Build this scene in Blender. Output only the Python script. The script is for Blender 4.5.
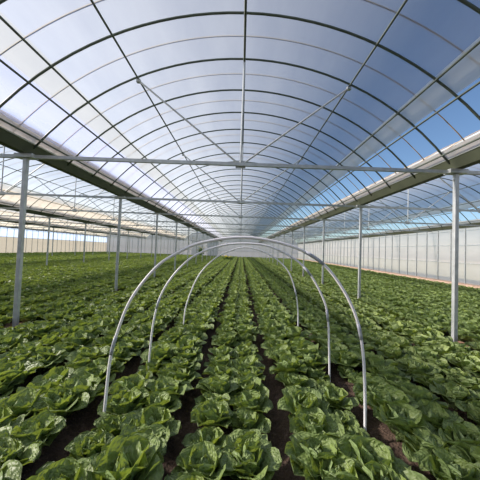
import bpy, math, random
import numpy as np
from mathutils import Vector, Matrix
random.seed(7)
rng = np.random.default_rng(11)
for o in list(bpy.data.objects): bpy.data.objects.remove(o)
SC = bpy.context.scene
COL = SC.collection
PI = math.pi

# ---------------------------------------------------------------- camera
F, CX, ROLL, PIT, YAW = 281.0, 0.06, 0.0374, 0.0352, -0.004
def cam_ray(U, V):                       # U right, V up in pixels from the centre -> (x, depth y, z)
    c, s = math.cos(ROLL), math.sin(ROLL)
    X, Y = U*c - V*s, V*c + U*s
    x, y, z = X/F, Y/F, 1.0
    c, s = math.cos(PIT), math.sin(PIT); y, z = c*y + s*z, -s*y + c*z
    c, s = math.cos(YAW), math.sin(YAW); x, z = c*x + s*z, -s*x + c*z
    return Vector((x, z, y))
fw = cam_ray(0, 0); rt = (cam_ray(1, 0) - fw).normalized(); up = (cam_ray(0, 1) - fw).normalized()
M = Matrix((rt, up, -fw.normalized())).transposed().to_4x4()
M.translation = Vector((CX, 0, 1.6))
cam = bpy.data.cameras.new('camera'); camo = bpy.data.objects.new('camera', cam); COL.objects.link(camo)
camo.matrix_world = M
cam.sensor_width = 36; cam.lens = 36*F/480; cam.clip_start = 0.05; cam.clip_end = 500
SC.camera = camo
MI = M.inverted()
def project(p):
    q = MI @ Vector(p)
    if q.z > -0.05: return None
    return 240 + F*q.x/-q.z, 240 - F*q.y/-q.z, -q.z

# ---------------------------------------------------------------- sky, sun, exposure
SUN_EL = math.radians(28); SUN_AZ = math.radians(-85)      # azimuth from +Y, clockwise
w = bpy.data.worlds.new('world'); SC.world = w; w.use_nodes = True
nt = w.node_tree; nt.nodes.clear()
sky = nt.nodes.new('ShaderNodeTexSky'); sky.sky_type = 'NISHITA'; sky.sun_disc = False
sky.sun_elevation = SUN_EL; sky.sun_rotation = SUN_AZ; sky.air_density = 1.0; sky.dust_density = 0.5; sky.ozone_density = 4.0
bg = nt.nodes.new('ShaderNodeBackground'); bg.inputs[1].default_value = 0.125
wo = nt.nodes.new('ShaderNodeOutputWorld')
nt.links.new(sky.outputs[0], bg.inputs[0]); nt.links.new(bg.outputs[0], wo.inputs[0])
sl = bpy.data.lights.new('sun', 'SUN'); sl.energy = 11; sl.angle = math.radians(5); sl.color = (1, .94, .84)
so = bpy.data.objects.new('sun', sl); COL.objects.link(so)
sd = Vector((math.sin(SUN_AZ)*math.cos(SUN_EL), math.cos(SUN_AZ)*math.cos(SUN_EL), math.sin(SUN_EL)))
so.rotation_euler = sd.to_track_quat('Z', 'Y').to_euler(); so.location = (-20, 10, 20)
vs = SC.view_settings
vs.view_transform = 'Standard'; vs.look = 'None'; vs.gamma = 1; vs.use_curve_mapping = False; vs.exposure = 0.36

# ---------------------------------------------------------------- helpers
def tag(o, label=None, cat=None, group=None, kind=None):
    if label: o['label'] = label
    if cat: o['category'] = cat
    if group: o['group'] = group
    if kind: o['kind'] = kind
    return o
def link(name, me, parent=None, loc=None):
    o = bpy.data.objects.new(name, me); COL.objects.link(o)
    if parent: o.parent = parent
    if loc is not None: o.location = loc
    return o
def empty(name, loc=(0, 0, 0)):
    o = bpy.data.objects.new(name, None); COL.objects.link(o); o.location = loc; o.empty_display_size = .1
    return o
class MB:
    def __init__(s): s.v = []; s.f = []
    def box(s, x0, x1, y0, y1, z0, z1):
        n = len(s.v); s.v += [(x, y, z) for z in (z0, z1) for y in (y0, y1) for x in (x0, x1)]
        s.f += [tuple(n+i for i in q) for q in ((0,2,3,1),(4,5,7,6),(0,1,5,4),(2,6,7,3),(0,4,6,2),(1,3,7,5))]
    def tube(s, pts, r, sides=8, cap=True):
        pts = [Vector(p) for p in pts]; n0 = len(s.v); N = len(pts)
        for i, p in enumerate(pts):
            t = (pts[min(i+1, N-1)] - pts[max(i-1, 0)]).normalized()
            a = Vector((0, 1, 0)) if abs(t.y) < .9 else Vector((1, 0, 0))
            u = t.cross(a).normalized(); v = t.cross(u).normalized()
            for k in range(sides):
                an = 2*PI*k/sides; s.v.append(tuple(p + (u*math.cos(an) + v*math.sin(an))*r))
        for i in range(N-1):
            for k in range(sides):
                a = n0 + i*sides + k; b = n0 + i*sides + (k+1) % sides
                s.f.append((a, b, b+sides, a+sides))
        if cap:
            s.f.append(tuple(n0 + k for k in range(sides))[::-1]); s.f.append(tuple(n0 + (N-1)*sides + k for k in range(sides)))
    def prism(s, prof, y0, y1):           # closed profile in x,z run along y
        n = len(s.v); k = len(prof)
        s.v += [(x, y0, z) for x, z in prof] + [(x, y1, z) for x, z in prof]
        for i in range(k): s.f.append((n+i, n+(i+1) % k, n+k+(i+1) % k, n+k+i))
        s.f.append(tuple(range(n, n+k))[::-1]); s.f.append(tuple(range(n+k, n+2*k)))
    def strip(s, prof, y0, y1, ny=1):     # open sheet
        n = len(s.v); k = len(prof)
        for j in range(ny+1):
            y = y0 + (y1-y0)*j/ny; s.v += [(x, y, z) for x, z in prof]
        for j in range(ny):
            for i in range(k-1): a = n+j*k+i; s.f.append((a, a+1, a+k+1, a+k))
    def quad(s, a, b, c, d): n = len(s.v); s.v += [a, b, c, d]; s.f.append((n, n+1, n+2, n+3))
    def mesh(s, name, m, smooth=False):
        me = bpy.data.meshes.new(name); me.from_pydata(s.v, [], s.f)
        me.materials.append(m)
        if smooth: me.polygons.foreach_set('use_smooth', [True]*len(me.polygons))
        me.update(); return me
    def build(s, name, m, parent=None, smooth=False): return link(name, s.mesh(name, m, smooth), parent)
ORD = ['first','second','third','fourth','fifth','sixth','seventh','eighth','ninth','tenth','eleventh','twelfth','thirteenth','fourteenth','fifteenth','sixteenth','seventeenth','eighteenth','nineteenth']
TENS = {2:'twent',3:'thirt',4:'fort',5:'fift',6:'sixt'}
def ordn(n):
    if n < 20: return ORD[n-1]
    t, u = divmod(n, 10)
    return TENS[t] + ('ieth' if u == 0 else 'y-' + ORD[u-1])

# ---------------------------------------------------------------- materials
def mat(name):
    m = bpy.data.materials.new(name); m.use_nodes = True; n = m.node_tree
    for x in list(n.nodes): n.nodes.remove(x)
    out = n.nodes.new('ShaderNodeOutputMaterial'); return m, n, out
def N(n, t, **kw):
    x = n.nodes.new(t)
    for k, v in kw.items():
        if k.startswith('i_'): x.inputs[int(k[2:]) if k[2:].isdigit() else k[2:]].default_value = v
        else: setattr(x, k, v)
    return x
def ramp(n, src, stops):
    r = n.nodes.new('ShaderNodeValToRGB'); e = r.color_ramp.elements
    while len(e) < len(stops): e.new(.5)
    for i, (p, c) in enumerate(stops): e[i].position = p; e[i].color = (*c, 1)
    n.links.new(src, r.inputs[0]); return r
def solid(name, col, rough=.5, metal=0, var=.15, scale=6, bump=.05):
    m, n, out = mat(name); p = N(n, 'ShaderNodeBsdfPrincipled')
    p.inputs['Roughness'].default_value = rough; p.inputs['Metallic'].default_value = metal
    tc = N(n, 'ShaderNodeTexCoord'); no = N(n, 'ShaderNodeTexNoise'); no.inputs['Scale'].default_value = scale; no.inputs['Detail'].default_value = 5
    n.links.new(tc.outputs['Object'], no.inputs['Vector'])
    r = ramp(n, no.outputs['Fac'], [(.3, tuple(c*(1-var) for c in col)), (.7, tuple(min(1, c*(1+var)) for c in col))])
    n.links.new(r.outputs[0], p.inputs['Base Color'])
    if bump:
        b = N(n, 'ShaderNodeBump'); b.inputs['Strength'].default_value = bump; b.inputs['Distance'].default_value = .01
        n.links.new(no.outputs['Fac'], b.inputs['Height']); n.links.new(b.outputs[0], p.inputs['Normal'])
    n.links.new(p.outputs[0], out.inputs[0]); return m
def film(name, col, opac, trans=(1, 1, 1), graze=.85, dirt=.12, scat=.8):
    m, n, out = mat(name); L = n.links.new
    tr = N(n, 'ShaderNodeBsdfTransparent'); tr.inputs[0].default_value = (*trans, 1)
    tl = N(n, 'ShaderNodeBsdfTranslucent'); df = N(n, 'ShaderNodeBsdfDiffuse')
    tc = N(n, 'ShaderNodeTexCoord'); mp = N(n, 'ShaderNodeMapping'); mp.inputs['Scale'].default_value = (1.5, .35, 1.5)
    no = N(n, 'ShaderNodeTexNoise'); no.inputs['Scale'].default_value = 1.6; no.inputs['Detail'].default_value = 6
    L(tc.outputs['Object'], mp.inputs[0]); L(mp.outputs[0], no.inputs['Vector'])
    r = ramp(n, no.outputs['Fac'], [(.3, tuple(c*.92 for c in col)), (.7, col)])
    L(r.outputs[0], tl.inputs[0]); L(r.outputs[0], df.inputs[0])
    mx = N(n, 'ShaderNodeMixShader'); mx.inputs[0].default_value = 1-scat; L(tl.outputs[0], mx.inputs[1]); L(df.outputs[0], mx.inputs[2])
    lw = N(n, 'ShaderNodeLayerWeight'); lw.inputs[0].default_value = .5
    pw = N(n, 'ShaderNodeMath', operation='POWER'); L(lw.outputs['Facing'], pw.inputs[0]); pw.inputs[1].default_value = 3
    ma = N(n, 'ShaderNodeMath', operation='MULTIPLY_ADD'); L(pw.outputs[0], ma.inputs[0]); ma.inputs[1].default_value = (graze-opac); ma.inputs[2].default_value = opac-dirt/2
    md = N(n, 'ShaderNodeMath', operation='MULTIPLY_ADD'); L(no.outputs['Fac'], md.inputs[0]); md.inputs[1].default_value = dirt; L(ma.outputs[0], md.inputs[2]); md.use_clamp = True
    m2 = N(n, 'ShaderNodeMixShader'); L(md.outputs[0], m2.inputs[0]); L(tr.outputs[0], m2.inputs[1]); L(mx.outputs[0], m2.inputs[2])
    L(m2.outputs[0], out.inputs[0]); return m
M_film = film('roof_film', (.56, .57, .60), .56, trans=(.97, .93, .98), scat=.50)
M_film2 = film('double_film_left_dimmed', (.44, .44, .44), .76, scat=.5)  # left slope copy, colour darkened to offset the strong sun there
M_film3 = film('double_film_right_lightened', (.92, .92, .90), .80, scat=.30)  # same film on the right slope, brightness put into a paler colour
M_vent = film('vent_film', (.50, .49, .58), .36, trans=(.92, .84, .94), graze=.6)
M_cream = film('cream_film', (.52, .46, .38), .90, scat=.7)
M_apron = film('apron_film_sunlit', (.92, .87, .80), .88, scat=.35)  # right-hand apron, sunlight falling on it painted in as a whiter colour
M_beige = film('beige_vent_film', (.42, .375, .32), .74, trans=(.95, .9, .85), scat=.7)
M_endw = film('end_wall_film', (.50, .51, .56), .86, trans=(.8, .82, .9), scat=.6)
M_wallw = film('wall_film_white', (.95, .90, .84), .80, scat=.7)
M_walll = film('wall_film_low', (.74, .76, .72), .66, scat=.65)
M_wallb = film('wall_net_beige', (.35, .32, .28), .9, scat=.35)
M_wallc = film('wall_film_sky_blue', (.30, .37, .54), .78, trans=(.55, .68, 1))  # blue sky behind the wall is painted into the film tint
M_galv = solid('galvanised_steel', (.50, .53, .52), .45, .35, .15, 9)
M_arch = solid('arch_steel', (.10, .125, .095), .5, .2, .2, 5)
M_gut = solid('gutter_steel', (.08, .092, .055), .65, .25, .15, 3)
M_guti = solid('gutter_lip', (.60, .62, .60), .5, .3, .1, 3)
M_rope = solid('tan_strap', (.50, .34, .19), .8, 0, .15, 4)
M_pvc = solid('white_pipe', (.93, .93, .92), .4, 0, .01, 6, 0)
_n = M_pvc.node_tree; _p = [x for x in _n.nodes if x.type == 'BSDF_PRINCIPLED'][0]; _o = [x for x in _n.nodes if x.type == 'OUTPUT_MATERIAL'][0]
_t = _n.nodes.new('ShaderNodeBsdfTranslucent'); _t.inputs[0].default_value = (.97, .97, .97, 1); _m = _n.nodes.new('ShaderNodeMixShader'); _m.inputs[0].default_value = .12
_n.links.new(_p.outputs[0], _m.inputs[1]); _n.links.new(_t.outputs[0], _m.inputs[2]); _n.links.new(_m.outputs[0], _o.inputs[0])
M_slv = solid('grey_sleeve', (.42, .45, .48), .4, 0, .1, 20)
M_pad = solid('post_footing', (.40, .24, .15), .9, 0, .3, 18, .6)
M_white = solid('white_paint', (.80, .82, .84), .5, 0, .05, 6)
M_yel = solid('yellow_petals', (.75, .60, .05), .6, 0, .1, 30)
M_stem = solid('green_stem', (.14, .24, .05), .6, 0, .2, 20)
def soil_mat():
    m, n, out = mat('soil'); L = n.links.new; p = N(n, 'ShaderNodeBsdfPrincipled'); p.inputs['Roughness'].default_value = .95
    tc = N(n, 'ShaderNodeTexCoord'); a = N(n, 'ShaderNodeTexNoise'); a.inputs['Scale'].default_value = 14; a.inputs['Detail'].default_value = 9; a.inputs['Roughness'].default_value = .7
    b = N(n, 'ShaderNodeTexVoronoi'); b.inputs['Scale'].default_value = 45
    L(tc.outputs['Object'], a.inputs['Vector']); L(tc.outputs['Object'], b.inputs['Vector'])
    r = ramp(n, a.outputs['Fac'], [(.3, (.045, .028, .018)), (.52, (.095, .06, .04)), (.75, (.19, .13, .09))]); L(r.outputs[0], p.inputs['Base Color'])
    ad = N(n, 'ShaderNodeMath', operation='MULTIPLY_ADD'); L(b.outputs['Distance'], ad.inputs[0]); ad.inputs[1].default_value = .5; L(a.outputs['Fac'], ad.inputs[2])
    bp = N(n, 'ShaderNodeBump'); bp.inputs['Distance'].default_value = .03; bp.inputs['Strength'].default_value = 1; L(ad.outputs[0], bp.inputs['Height']); L(bp.outputs[0], p.inputs['Normal'])
    L(p.outputs[0], out.inputs[0]); return m
M_soil = soil_mat()
M_bank = solid('bank_soil', (.40, .29, .20), .95, 0, .25, 9, .5)
M_out = solid('outside_ground', (.38, .33, .22), .95, 0, .3, .6, 0)
def leaf_mat():
    m, n, out = mat('cabbage_leaf'); L = n.links.new
    uv = N(n, 'ShaderNodeUVMap'); uv.uv_map = 'UVMap'
    sp = N(n, 'ShaderNodeSeparateXYZ'); L(uv.outputs[0], sp.inputs[0])
    at = N(n, 'ShaderNodeAttribute'); at.attribute_name = 'tint'
    ab = N(n, 'ShaderNodeMath', operation='ABSOLUTE'); L(sp.outputs[0], ab.inputs[0])
    # texture space
    mp = N(n, 'ShaderNodeCombineXYZ')
    sx = N(n, 'ShaderNodeMath', operation='MULTIPLY'); L(sp.outputs[0], sx.inputs[0]); sx.inputs[1].default_value = 5
    sy = N(n, 'ShaderNodeMath', operation='MULTIPLY'); L(sp.outputs[1], sy.inputs[0]); sy.inputs[1].default_value = 11
    sz = N(n, 'ShaderNodeMath', operation='MULTIPLY'); L(at.outputs['Fac'], sz.inputs[0]); sz.inputs[1].default_value = 37
    L(sx.outputs[0], mp.inputs[0]); L(sy.outputs[0], mp.inputs[1]); L(sz.outputs[0], mp.inputs[2])
    vo = N(n, 'ShaderNodeTexVoronoi', feature='SMOOTH_F1'); vo.inputs['Scale'].default_value = 1.3; L(mp.outputs[0], vo.inputs['Vector'])
    no = N(n, 'ShaderNodeTexNoise'); no.inputs['Scale'].default_value = .5; no.inputs['Detail'].default_value = 3; L(mp.outputs[0], no.inputs['Vector'])
    # colour by leaf tint
    r = ramp(n, at.outputs['Fac'], [(0, (.155, .215, .075)), (.55, (.24, .32, .095)), (1, (.37, .46, .125))])
    # pucker valleys a bit paler (veins)
    rv = ramp(n, vo.outputs['Distance'], [(.45, (0, 0, 0)), (.8, (1, 1, 1))])
    c1 = N(n, 'ShaderNodeMix', data_type='RGBA'); L(rv.outputs[0], c1.inputs[0]); L(r.outputs[0], c1.inputs[6]); c1.inputs[7].default_value = (.19, .30, .08, 1)
    sc = N(n, 'ShaderNodeMath', operation='MULTIPLY'); L(rv.outputs[0], sc.inputs[0]); sc.inputs[1].default_value = .35; L(sc.outputs[0], c1.inputs[0])
    c2 = N(n, 'ShaderNodeMix', data_type='RGBA'); c2.blend_type = 'MULTIPLY'; c2.inputs[0].default_value = .6; L(c1.outputs[2], c2.inputs[6])
    rn = ramp(n, no.outputs['Fac'], [(.3, (.7, .75, .7)), (.7, (1.0, 1.0, 1.0))]); L(rn.outputs[0], c2.inputs[7])
    # midrib
    mr = N(n, 'ShaderNodeMapRange'); L(ab.outputs[0], mr.inputs[0]); mr.inputs[1].default_value = .03; mr.inputs[2].default_value = .10; mr.inputs[3].default_value = .8; mr.inputs[4].default_value = 0
    c3 = N(n, 'ShaderNodeMix', data_type='RGBA'); L(mr.outputs[0], c3.inputs[0]); L(c2.outputs[2], c3.inputs[6]); c3.inputs[7].default_value = (.36, .46, .20, 1)
    ge = N(n, 'ShaderNodeNewGeometry')
    c4 = N(n, 'ShaderNodeMix', data_type='RGBA'); L(c3.outputs[2], c4.inputs[6]); c4.inputs[7].default_value = (.24, .34, .15, 1)
    bf = N(n, 'ShaderNodeMath', operation='MULTIPLY'); L(ge.outputs['Backfacing'], bf.inputs[0]); bf.inputs[1].default_value = .55; L(bf.outputs[0], c4.inputs[0])
    p = N(n, 'ShaderNodeBsdfPrincipled'); p.inputs['Roughness'].default_value = .48; p.inputs['Specular IOR Level'].default_value = .4; L(c4.outputs[2], p.inputs['Base Color'])
    tl = N(n, 'ShaderNodeBsdfTranslucent'); ct = N(n, 'ShaderNodeMix', data_type='RGBA'); ct.blend_type = 'MULTIPLY'; ct.inputs[0].default_value = 1; L(c3.outputs[2], ct.inputs[6]); ct.inputs[7].default_value = (1.9, 1.8, .6, 1); L(ct.outputs[2], tl.inputs[0])
    bp = N(n, 'ShaderNodeBump'); bp.invert = True; bp.inputs['Strength'].default_value = 1; bp.inputs['Distance'].default_value = .014; L(vo.outputs['Distance'], bp.inputs['Height'])
    L(bp.outputs[0], p.inputs['Normal']); L(bp.outputs[0], tl.inputs['Normal'])
    mx = N(n, 'ShaderNodeMixShader'); mx.inputs[0].default_value = .22; L(p.outputs[0], mx.inputs[1]); L(tl.outputs[0], mx.inputs[2]); L(mx.outputs[0], out.inputs[0])
    return m
M_leaf = leaf_mat()

# ---------------------------------------------------------------- the greenhouse
W, H, HR = 3.88, 3.14, 5.09
SAG = HR - H; R = (SAG*SAG + W*W)/2/SAG
Y0, Y1 = -7.0, 57.0
Z0 = 5.02
SPANS = [0, 1, -1, -2, -3]
SN = {0: 'central span', 1: 'right-hand span', -1: 'first span to the left', -2: 'second span to the left', -3: 'far left span'}
XL, XR = -7*W, 3*W
def zr(x, r=R): return HR - R + math.sqrt(r*r - x*x)
def arcp(c, x0, x1, n=10, r=R): return [(c*2*W + x0 + (x1-x0)*i/n, zr(x0 + (x1-x0)*i/n, r)) for i in range(n+1)]

# floor with raised beds
PITCH, BC = 0.81, 0.03
mb = MB(); prof = []
k0, k1 = int((XL-BC)/PITCH)-1, int((XR-BC)/PITCH)+1
for k in range(k0, k1+1):
    c = BC + k*PITCH
    prof += [(c-.39, .0), (c-.32, .035), (c-.26, .06), (c, .07), (c+.26, .06), (c+.32, .035), (c+.39, 0)]
prof = [(x, z) for x, z in prof if XL+.1 < x < XR-.1]
prof = [(XL-.2, 0)] + prof + [(XR+.2, 0)]
mb.strip(prof, Y0-.5, Y1+.5, 60)
tag(mb.build('floor', M_soil, smooth=True), kind='structure')
mb = MB(); mb.quad((-160, -60, -.12), (160, -60, -.12), (160, 260, -.12), (-160, 260, -.12))
tag(mb.build('ground', M_out), 'flat dry ground outside the greenhouse', None, kind='structure')

# roof film, one sheet set per span
for c in SPANS:
    RO = R + .03
    ceil = MB(); ceil.strip(arcp(c, -2.80, 2.80, 24, RO), Y0, Y1, 16)
    co = tag(ceil.build('ceiling' , M_film, smooth=True), kind='structure')
    v = MB(); v.strip(arcp(c, -3.62, -3.12, 3, RO), Y0, Y1, 16); v.build('vent_film', M_vent if c >= 0 else M_beige, co, smooth=True)
    for s in (-1, 1):
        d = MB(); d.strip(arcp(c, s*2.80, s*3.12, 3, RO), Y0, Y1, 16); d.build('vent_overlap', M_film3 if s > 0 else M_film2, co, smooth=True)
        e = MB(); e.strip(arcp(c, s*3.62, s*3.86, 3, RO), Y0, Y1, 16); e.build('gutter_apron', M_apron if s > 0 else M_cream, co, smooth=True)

# gutters
for g in range(-3, 3):
    x = (2*g-1)*W if False else (2*g - 1)*W
    nm = {0: 'left of the central span', 1: 'right of the central span', 2: 'on top of the right wall', -1: 'between the first and second spans to the left', -2: 'between the second and far left spans', -3: 'on top of the far left wall'}[g]
    go = empty('gutter', (x, 0, H))
    tag(go, 'long galvanised rain gutter ' + nm, 'gutter', 'rain gutters between the roof spans')
    m = MB(); m.prism([(-.07, .04), (.07, .04), (.15, .22), (.135, .22), (.06, .055), (-.06, .055), (-.135, .22), (-.15, .22)], Y0, Y1)
    m.build('channel', M_gut, go)
    for s in (-1, 1):
        l = MB(); l.tube([(s*.15, Y0, .225), (s*.15, Y1, .225)], .016, 8); l.build('rolled_edge', M_guti, go)

# roof arches
n_t = 14
protos = {}
def arch_mesh():
    m = MB(); m.tube([(x, 0, z) for x, z in arcp(0, -W+.12, W-.12, 30)], 0.0185, 8); return m.mesh('arch_pipe', M_arch, True)
def strap_mesh():
    m = MB(); m.tube([(x, 0, z) for x, z in arcp(0, -W+.1, W-.1, 30, R+.045)], .009, 5); return m.mesh('film_strap', M_rope, True)
am, tm = arch_mesh(), strap_mesh()
for c in SPANS:
    ys = [Z0 + k for k in range(-2 if c == 0 else -1, 52)]
    cnt = 0
    for y in ys:
        vis = y > 3.5
        if vis: cnt += 1
        o = link('roof_arch', am, None, (c*2*W, y, 0))
        if vis: tag(o, 'curved steel pipe arch, %s from the front in the %s' % (ordn(cnt), SN[c]), 'arch', 'curved roof arches of the greenhouse')
        else: tag(o, 'curved steel pipe arch overhead beyond the top of the picture', 'arch', 'roof arches above the picture')
    cnt = 0
    for y in [y + .5 for y in ys if y < (44 if c == 0 else 30)]:
        vis = y > 3.3
        if vis: cnt += 1
        o = link('film_strap', tm, None, (c*2*W, y, 0))
        if vis: tag(o, 'thin tan roof strap, %s from the front in the %s' % (ordn(cnt), SN[c]), 'strap', 'tan straps holding down the roof film')
        else: tag(o, 'thin tan strap over the film beyond the top of the picture', 'strap', 'straps above the picture')
# purlins
PN = {0: 'ridge', 1.93: 'upper', 2.80: 'middle', 3.12: 'vent top', 3.62: 'vent bottom'}
for c in SPANS:
    for x, nm in PN.items():
        for s in ((1,) if x == 0 else (-1, 1)):
            m = MB(); m.tube([(0, Y0, 0), (0, Y1, 0)], .016 if x else .02, 8)
            o = m.build('purlin', M_arch, None, True); o.location = (c*2*W + s*x, 0, zr(x) - .03 - (.012 if x == 0 else 0))
            side = '' if x == 0 else (' on the right slope' if s > 0 else ' on the left slope')
            tag(o, '%s purlin pipe%s of the %s' % (nm, side, SN[c]), 'purlin', 'purlin pipes running the length of the roof')
# trusses
def truss():
    t = empty('roof_truss')
    m = MB(); m.box(-W+.08, W-.08, -.028, .028, -.03, .03); m.build('tie_beam', M_galv, t)
    m = MB(); m.tube([(0, 0, .03), (0, 0, HR-H-.05)], .018, 8); m.build('king_post', M_galv, t)
    for s in (-1, 1):
        m = MB(); m.tube([(s*.05, .035, .03), (s*1.93, .035, zr(1.93)-H-.05)], .017, 8); m.build('brace', M_galv, t)
        m = MB(); m.box(s*1.93-.035, s*1.93+.035, .0, .07, zr(1.93)-H-.085, zr(1.93)-H-.03); m.build('clamp', M_galv, t)
    m = MB(); m.box(-.09, .09, .028, .036, -.06, .08); m.build('gusset_plate', M_galv, t)
    return t
def dup(root):
    r = root.copy(); COL.objects.link(r)
    for ch in list(root.children):
        d = ch.copy(); COL.objects.link(d); d.parent = r
        for g in list(ch.children):
            e = g.copy(); COL.objects.link(e); e.parent = d
    return r
t0 = None
for c in SPANS:
    for k in range(0, 13):
        if t0 is None: t0 = t = truss()
        else: t = dup(t0)
        t.location = (c*2*W, Z0 + 4*k, H)
        tag(t, 'steel tie beam truss, %s from the front in the %s' % (ordn(k+1), SN[c]), 'truss', 'tie beam trusses across the spans')
# posts
def post():
    t = empty('support_post')
    m = MB(); a = .036; m.box(-a, a, -a, a, -.1, H-.03); o = m.build('shaft', M_galv, t)
    b = o.modifiers.new('b', 'BEVEL'); b.width = .008; b.segments = 2
    m = MB(); m.box(-.16, .16, -.09, .09, H-.03, H+.04); m.build('head_plate', M_galv, t)
    m = MB(); m.tube([(0, 0, 0), (0, 0, .08), (0, 0, .10)], .24, 14); m.build('footing', M_pad, t)
    m = MB()
    for s in (-1, 1): m.box(s*.036, s*.046, -.02, .02, H-.16, H-.12)
    m.build('bolt', M_guti, t)
    return t
p0 = None; POSTS = []
PR = {0: 'left of the middle', 1: 'right of the middle', -1: 'one span further left', -2: 'farthest left'}
for g in (0, 1, -1, -2):
    x = (2*g-1)*W
    cnt = 0
    for k in range(0, 13):
        y = Z0 + 4*k
        q = project((x, y, 1.6))
        vis = q is not None and -5 < q[0] < 485
        if not vis: continue
        if p0 is None: p0 = t = post()
        else: t = dup(p0)
        t.location = (x, y, 0); POSTS.append((x, y))
        if vis:
            cnt += 1
            tag(t, 'grey square steel post, %s from the front in the row %s' % (ordn(cnt), PR[g]), 'post', 'support posts under the gutters')
        else: tag(t, 'grey square steel post just outside the picture', 'post', 'posts outside the picture')

# walls
def side_wall(name, x, bands, stud_n, rails):
    root = tag(empty(name, (x, 0, 0)), kind='structure')
    for nm, z0, z1, m_ in bands:
        m = MB(); m.strip([(0, z0), (0, z1)], Y0, Y1, 16); m.build(nm, m_, root)
    s = -1 if x > 0 else 1
    sm = MB(); sm.box(s*.0, s*.05, -.02, .02, 0, H); sm = sm.mesh('stud', M_galv)
    for k in range(64):
        o = link('stud', sm, root, (s*.012, Y0 + .5 + k, 0))
    for z in rails:
        m = MB(); m.box(s*.01, s*.045, Y0, Y1, z-.018, z+.018); m.build('rail', M_galv, root)
    return root
side_wall('wall_right', XR, [('upper_film', 1.35, H+.1, M_wallw), ('lower_film', .3, 1.35, M_walll)], 1, (1.35, 2.28, 3.05))
side_wall('wall_left', XL, [('upper_film', 2.1, H+.1, M_wallc), ('lower_net', 0, 2.1, M_wallb)], 1, (2.1, 3.05))
mb = MB(); mb.prism([(XR-.62, .0), (XR-.5, .16), (XR-.3, .30), (XR+.3, .34), (XR+.6, -.1)], Y0, Y1)
tag(mb.build('trim_1', M_bank), 'low bare soil bank along the foot of the right wall', kind='structure')
def end_wall(name, y, vis):
    root = tag(empty(name, (0, y, 0)), kind='structure')
    for c in SPANS:
        m = MB(); pts = arcp(c, -W, W, 20); n = len(pts)
        m.v = [(x, 0, H) for x, z in pts] + [(x, 0, z) for x, z in pts]; m.f = [(i, i+1, n+i+1, n+i) for i in range(n-1)]
        m.build('gable_film', M_endw, root)
    m = MB(); m.strip([(0, 0), (0, 0)], 0, 1); m.v = [(XL, 0, 1.3), (XR, 0, 1.3), (XR, 0, H), (XL, 0, H)]; m.f = [(0, 1, 2, 3)]; m.build('upper_film', M_endw, root)
    m = MB(); m.v = [(XL, 0, 0), (XR, 0, 0), (XR, 0, 1.3), (XL, 0, 1.3)]; m.f = [(0, 1, 2, 3)]; m.build('lower_film', M_endw, root)
    sm = MB(); sm.box(-.03, .03, -.06, 0, 0, H+.3); sm = sm.mesh('stud', M_galv)
    x = XL
    while x <= XR + .01 and vis:
        link('stud', sm, root, (x, 0, 0)); x += W/3
    for z in (1.3, H):
        m = MB(); m.box(XL, XR, -.05, 0, z-.03, z+.03); m.build('rail', M_galv, root)
    return root
end_wall('wall_far', Y1, True)
end_wall('wall_near', Y0, False)
# white sliding doors in the far wall
for i, (x, lab) in enumerate([(-8.9, 'tall white sliding door in the far wall, the left one'), (-5.6, 'tall white sliding door in the far wall, the right one')]):
    d = tag(empty('sliding_door', (x, Y1-.12, 0)), lab, 'door', 'white sliding doors in the far wall')
    for s in (-1, 1):
        m = MB(); m.box(min(s*.02, s*1.0), max(s*.02, s*1.0), -.03, .03, .05, 3.0); pn = m.build('door_panel', M_white, d)
        h = MB(); h.box(s*.08-.02, s*.08+.02, -.08, -.03, 1.1, 1.4); h.build('door_handle', M_slv, pn)
    m = MB(); m.box(-1.15, 1.15, -.06, .05, 3.0, 3.12); m.build('track', M_galv, d)

# ---------------------------------------------------------------- white hoops
def smooth_curve(pts, n=48):
    P = np.array(pts, float); d = np.r_[0, np.cumsum(np.hypot(*np.diff(P, axis=0).T))]
    # fit foot legs straight and an elliptical crown: Catmull-Rom through the points
    out = []
    Q = np.vstack([2*P[0]-P[1], P, 2*P[-1]-P[-2]])
    for i in range(1, len(Q)-2):
        for t in np.linspace(0, 1, 6, endpoint=False):
            p0_, p1_, p2_, p3_ = Q[i-1:i+3]
            out.append(.5*((2*p1_) + (-p0_+p2_)*t + (2*p0_-5*p1_+4*p2_-p3_)*t*t + (-p0_+3*p1_-3*p2_+p3_)*t**3))
    out.append(P[-1]); return out
def hoop(y, pts, r, sleeves, label):
    t = tag(empty('tunnel_hoop', (pts[0][0], y, .0)), label, 'hoop', 'white hoops over the middle rows')
    ox = pts[0][0]
    c = [(p[0]-ox, 0, p[1]) for p in smooth_curve(pts)]
    m = MB(); m.tube(c, r, 12); m.build('pipe', M_pvc, t, True)
    L = [0]
    for a, b in zip(c, c[1:]): L.append(L[-1] + math.dist(a, b))
    for u in sleeves:
        sel = [p for p, l in zip(c, L) if u-.045 < l/L[-1] < u+.0]
        if len(sel) < 2:
            i = min(range(len(L)), key=lambda j: abs(L[j]/L[-1]-u)); sel = c[max(0, i-1):i+2]
        m = MB(); m.tube(sel, r*1.22, 12); m.build('joint_sleeve', M_slv, t, True)
hoop(2.42, [(-1.05, .0), (-1.04, .19), (-1.015, .62), (-.965, .86), (-.86, 1.15), (-.665, 1.42), (-.49, 1.55), (-.28, 1.65), (.09, 1.71), (.47, 1.655), (.74, 1.53), (.92, 1.335), (1.055, 1.09), (1.12, .83), (1.15, .5), (1.165, .0)], .0125, (.185, .66, .82), 'nearest and largest of the three white plastic pipe hoops over the middle rows')
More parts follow.
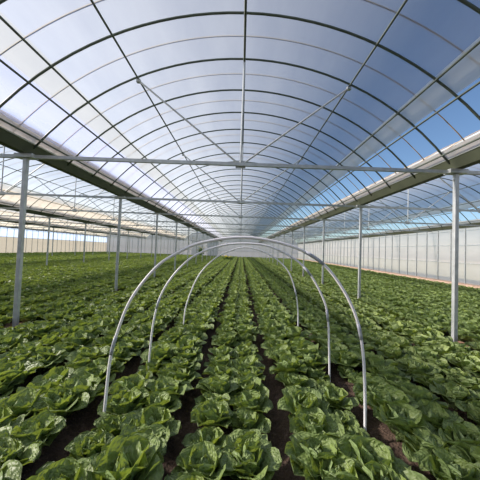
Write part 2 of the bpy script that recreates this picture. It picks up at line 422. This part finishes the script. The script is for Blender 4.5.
hoop(3.38, [(-.99, .0), (-.98, .2), (-.945, .72), (-.835, 1.11), (-.56, 1.46), (-.22, 1.63), (.13, 1.68), (.465, 1.635), (.82, 1.43), (1.05, 1.09), (1.13, .79), (1.165, .15), (1.17, 0)], .0125, (.22, .70, .84), 'middle one of the three white plastic pipe hoops over the middle rows')
hoop(5.26, [(-.96, .0), (-.95, .15), (-.91, .55), (-.725, 1.06), (-.455, 1.39), (-.14, 1.575), (.19, 1.65), (.6, 1.53), (.935, 1.27), (1.095, .9), (1.16, .53), (1.175, .1), (1.18, 0)], .0125, (.83,), 'farthest and smallest looking of the three white plastic pipe hoops')

# ---------------------------------------------------------------- cabbages
def leaf_arrays(L, Wd, e0, e1, cup, az, base, nx, ny, seed, tint, tip=0.0, wav=.011, crk=.0042):
    rs = np.random.default_rng(seed)
    t = np.linspace(0, 1, ny+1); ang = np.radians(e0 + (e1-e0)*t**1.5)
    dl = L/ny
    am_ = (ang[1:]+ang[:-1])/2
    r = np.r_[0, np.cumsum(np.cos(am_)*dl)]; z = np.r_[0, np.cumsum(np.sin(am_)*dl)]
    tt = np.clip((t-.12)/.88, 0, 1)
    wd = np.where(t < .12, .2, .2 + .8*np.power(np.clip(np.sin(PI*np.power(tt, .85)), 0, 1), .55))
    wd = wd*np.where(t > .97, .32, 1.0)*Wd
    s = np.linspace(-1, 1, nx+1)
    S, T = np.meshgrid(s, t)
    Wm = wd[:, None]
    lat = S*Wm*np.cos(cup*np.abs(S)*.8)
    nrm = cup*Wm*(np.abs(S)**1.7)*.75
    ph = rs.uniform(0, 6.28, 6)
    env = np.clip(T*1.6-.15, 0, 1)
    nrm = nrm + env*wav*(np.abs(S)**2)*np.sin(T*9 + ph[0] + 2.2*np.sign(S))
    nrm = nrm + env*crk*(np.sin(S*6.5+ph[1]+np.sin(T*7))*np.sin(T*15+ph[2]) + .6*np.sin(S*11+ph[3])*np.sin(T*23+ph[4]))*(np.abs(S) > .05)
    nrm = nrm - crk*1.3*np.exp(-(S/.12)**2)
    A = ang[:, None]
    # normal pointing to the inside / upper face: (-sin, cos) in (r,z)
    rr = base + r[:, None] - np.sin(A)*nrm; zz = z[:, None] + np.cos(A)*nrm
    tw = math.radians(rs.uniform(-14, 14)); lat2 = lat*math.cos(tw); zz = zz + lat*math.sin(tw)*.6*T
    ca, sa = math.cos(az), math.sin(az)
    X = rr*ca - lat2*sa; Y = rr*sa + lat2*ca
    V = np.stack([X, Y, zz], -1).reshape(-1, 3)
    i, j = np.meshgrid(np.arange(nx), np.arange(ny)); a = (j*(nx+1)+i).ravel()
    Fc = np.stack([a, a+nx+1, a+nx+2, a+1], -1)
    UV = np.stack([S, T*L/.2], -1).reshape(-1, 2)
    return V, Fc, UV, np.full(len(V), tint)
def cabbage_arrays(seed, nx, ny, thin=1.0):
    rs = random.Random(seed); outer = []; inner = []
    a0 = rs.uniform(0, 6.28); no = max(4, round(8*thin)); nm = max(3, round(6*thin)); nh = max(2, round(6*thin))
    for k in range(no):
        outer.append(leaf_arrays(rs.uniform(.175, .22), rs.uniform(.080, .102)*(1 if thin > .8 else 1.2), rs.uniform(52, 68), rs.uniform(-30, 12), rs.uniform(.15, .6), a0 + k*2*PI/no + rs.uniform(-.25, .25), .012, nx, ny, seed*100+k, rs.uniform(.05, .5)))
    a0 += .4
    for k in range(nm):
        outer.append(leaf_arrays(rs.uniform(.155, .195), rs.uniform(.070, .088)*(1 if thin > .8 else 1.2), rs.uniform(74, 86), rs.uniform(18, 55), rs.uniform(.5, .9), a0 + k*2*PI/nm + rs.uniform(-.3, .3), .014, nx, ny, seed*100+20+k, rs.uniform(.3, .7)))
    a0 += .5
    for k in range(nh):
        inner.append(leaf_arrays(rs.uniform(.13, .175), rs.uniform(.045, .06), rs.uniform(72, 84), rs.uniform(95, 135), rs.uniform(.9, 1.2), a0 + k*2*PI/nh + rs.uniform(-.3, .3), .03*(1 if k % 2 else .6), nx, ny, seed*100+40+k, rs.uniform(.4, .8), wav=.008))
    def cat(l):
        o = 0; V = []; Fs = []; U = []; T = []
        for v, f, u, t in l: V.append(v); Fs.append(f+o); U.append(u); T.append(t); o += len(v)
        return [np.concatenate(V), np.concatenate(Fs), np.concatenate(U), np.concatenate(T)]
    A, B = cat(outer), cat(inner)
    return A, B, cat([tuple(A), tuple(B)])
def to_mesh(name, V, Fs, U, T):
    me = bpy.data.meshes.new(name)
    me.vertices.add(len(V)); me.vertices.foreach_set('co', V.astype(np.float32).ravel())
    n = len(Fs); me.loops.add(n*4); me.loops.foreach_set('vertex_index', Fs.astype(np.int32).ravel())
    me.polygons.add(n); me.polygons.foreach_set('loop_start', np.arange(0, n*4, 4, dtype=np.int32))
    try: me.polygons.foreach_set('loop_total', np.full(n, 4, dtype=np.int32))
    except Exception: pass
    me.polygons.foreach_set('use_smooth', np.ones(n, dtype=bool))
    uv = me.uv_layers.new(name='UVMap'); uv.data.foreach_set('uv', U[Fs.ravel()].astype(np.float32).ravel())
    at = me.attributes.new('tint', 'FLOAT', 'POINT'); at.data.foreach_set('value', T.astype(np.float32))
    me.materials.append(M_leaf); me.update(calc_edges=True); me.validate(); return me
NV = 10
HI = [cabbage_arrays(s+1, 8, 12) for s in range(NV)]
HIM = [(to_mesh('outer_leaves', *a), to_mesh('heart', *b)) for a, b, c in HI]
MID = [cabbage_arrays(s+31, 4, 5)[2] for s in range(8)]
FAR = [cabbage_arrays(s+61, 2, 3, .62)[2] for s in range(8)]
spots = []
for k in range(k0, k1+1):
    for col in (-1, 1):
        x = BC + k*PITCH + col*.155
        if not (XL+.5 < x < XR-.75): continue
        y = 1.15 + random.uniform(0, .27)
        while y < Y1-1.6:
            px, py = x + random.gauss(0, .018), y + random.gauss(0, .03)
            y += .275
            if any(abs(px-a) < .27 and -.44 < py-b < .27 for a, b in POSTS): continue
            sc = random.gauss(1.22 if k == 0 else 1.43, .1)
            if random.random() < .03: sc *= .6
            q = project((px, py, .18))
            if q is None or q[0] < -260 or q[0] > 740 or (py < 8 and (q[0] < -420 or q[0] > 900)): continue
            for fx, fy in ((-1.05, 2.42), (1.165, 2.42), (-.99, 3.38), (1.17, 3.38), (-.96, 5.26), (1.18, 5.26)):
                if abs(px-fx) < .24 and -.45 < py-fy < .12: sc *= .68
            spots.append((px, py, max(.5, sc), random.uniform(0, 6.28), k, col, q))
inview = [s for s in spots if 4 < s[6][0] < 476 and s[6][1] < 492]
inview.sort(key=lambda s: s[6][2]); near = inview[:300]; nearset = set(id(s) for s in near)
rest = [s for s in spots if id(s) not in nearset]
rows = {}
for s in near: rows.setdefault((s[4], s[5]), []).append(s)
BN = ['central bed', 'next bed', 'second bed', 'third bed', 'fourth bed', 'fifth bed', 'sixth bed', 'seventh bed', 'eighth bed', 'ninth bed']
for (k, col), lst in rows.items():
    lst.sort(key=lambda s: s[1])
    bed = 'central bed' if k == 0 else '%s bed %s of centre' % (ORD[abs(k)-1], 'right' if k > 0 else 'left')
    for i, (px, py, sc, rz, _, _, q) in enumerate(lst):
        v = random.randrange(NV)
        e = empty('leafy_cabbage', (px, py, .055)); e.rotation_euler = (random.gauss(0, .06), random.gauss(0, .06), rz); e.scale = (sc, sc, sc*random.uniform(.92, 1.1))
        tag(e, 'crinkled green cabbage, %s from the front, %s row of %s' % (ordn(i+1), 'left' if col < 0 else 'right', bed), 'cabbage', 'leafy cabbages in the nearest rows')
        link('outer_leaves', HIM[v][0], e); link('heart', HIM[v][1], e)
def merge(lst, arrs_of):
    V = []; Fs = []; U = []; T = []; o = 0
    for (px, py, sc, rz, _, _, q) in lst:
        v, f, u, t = arrs_of(q, py)
        ca, sa = math.cos(rz)*sc, math.sin(rz)*sc
        w_ = np.empty_like(v); w_[:, 0] = v[:, 0]*ca - v[:, 1]*sa + px; w_[:, 1] = v[:, 0]*sa + v[:, 1]*ca + py; w_[:, 2] = v[:, 2]*sc + .055
        V.append(w_); Fs.append(f+o); U.append(u); T.append(np.clip(t + random.uniform(-.1, .1), 0, 1)); o += len(v)
    return np.concatenate(V), np.concatenate(Fs), np.concatenate(U), np.concatenate(T)
def pick(q, py):
    d = q[2]
    if d < 4.5: return HI[random.randrange(NV)][2]
    if d < 15: return MID[random.randrange(8)]
    return FAR[random.randrange(8)]
crop = link('cabbage_field', to_mesh('cabbage_field', *merge(rest, pick)))
tag(crop, 'field of leafy green cabbages filling the greenhouse behind and beside the nearest rows', 'cabbages', kind='stuff')
print('spots', len(spots), 'inview', len(inview), 'near maxdist', near[-1][6][2], 'field faces', len(crop.data.polygons))

# bolting plants with yellow flowers at the far end
def bolt(x, y, h, lab):
    t = tag(empty('flowering_plant', (x, y, .05)), lab, 'plant')
    m = MB(); f = MB(); rs = random.Random(int(x*10))
    for i in range(26):
        a = rs.uniform(0, 6.28); r = rs.uniform(.1, .8); hh = h*rs.uniform(.6, 1)
        p = (r*math.cos(a), r*math.sin(a), hh); m.tube([(r*.3*math.cos(a), r*.3*math.sin(a), 0), (p[0]*.8, p[1]*.8, hh*.6), p], .02, 5)
        for k in range(5):
            z = hh*rs.uniform(.3, .85); q = (p[0]*.8 + rs.uniform(-.15, .15), p[1]*.8 + rs.uniform(-.15, .15), z); m.box(q[0]-.1, q[0]+.1, q[1]-.01, q[1]+.06, q[2]-.02, q[2]+.05)
        if i % 2:
            for k in range(4):
                q = (p[0] + rs.uniform(-.07, .07), p[1] + rs.uniform(-.07, .07), hh + rs.uniform(-.05, .07)); f.tube([(q[0], q[1], q[2]-.03), (q[0], q[1], q[2]+.03)], .045, 6)
    m.build('foliage', M_stem, t); f.build('flowers', M_yel, t)
bolt(-7.3, 52, 2.0, 'tall bushy green plant with yellow flowers beyond the rows, left of the hoops')
bolt(-1.6, 38, .75, 'small plant with yellow flowers standing above the cabbages far off, under the hoops')
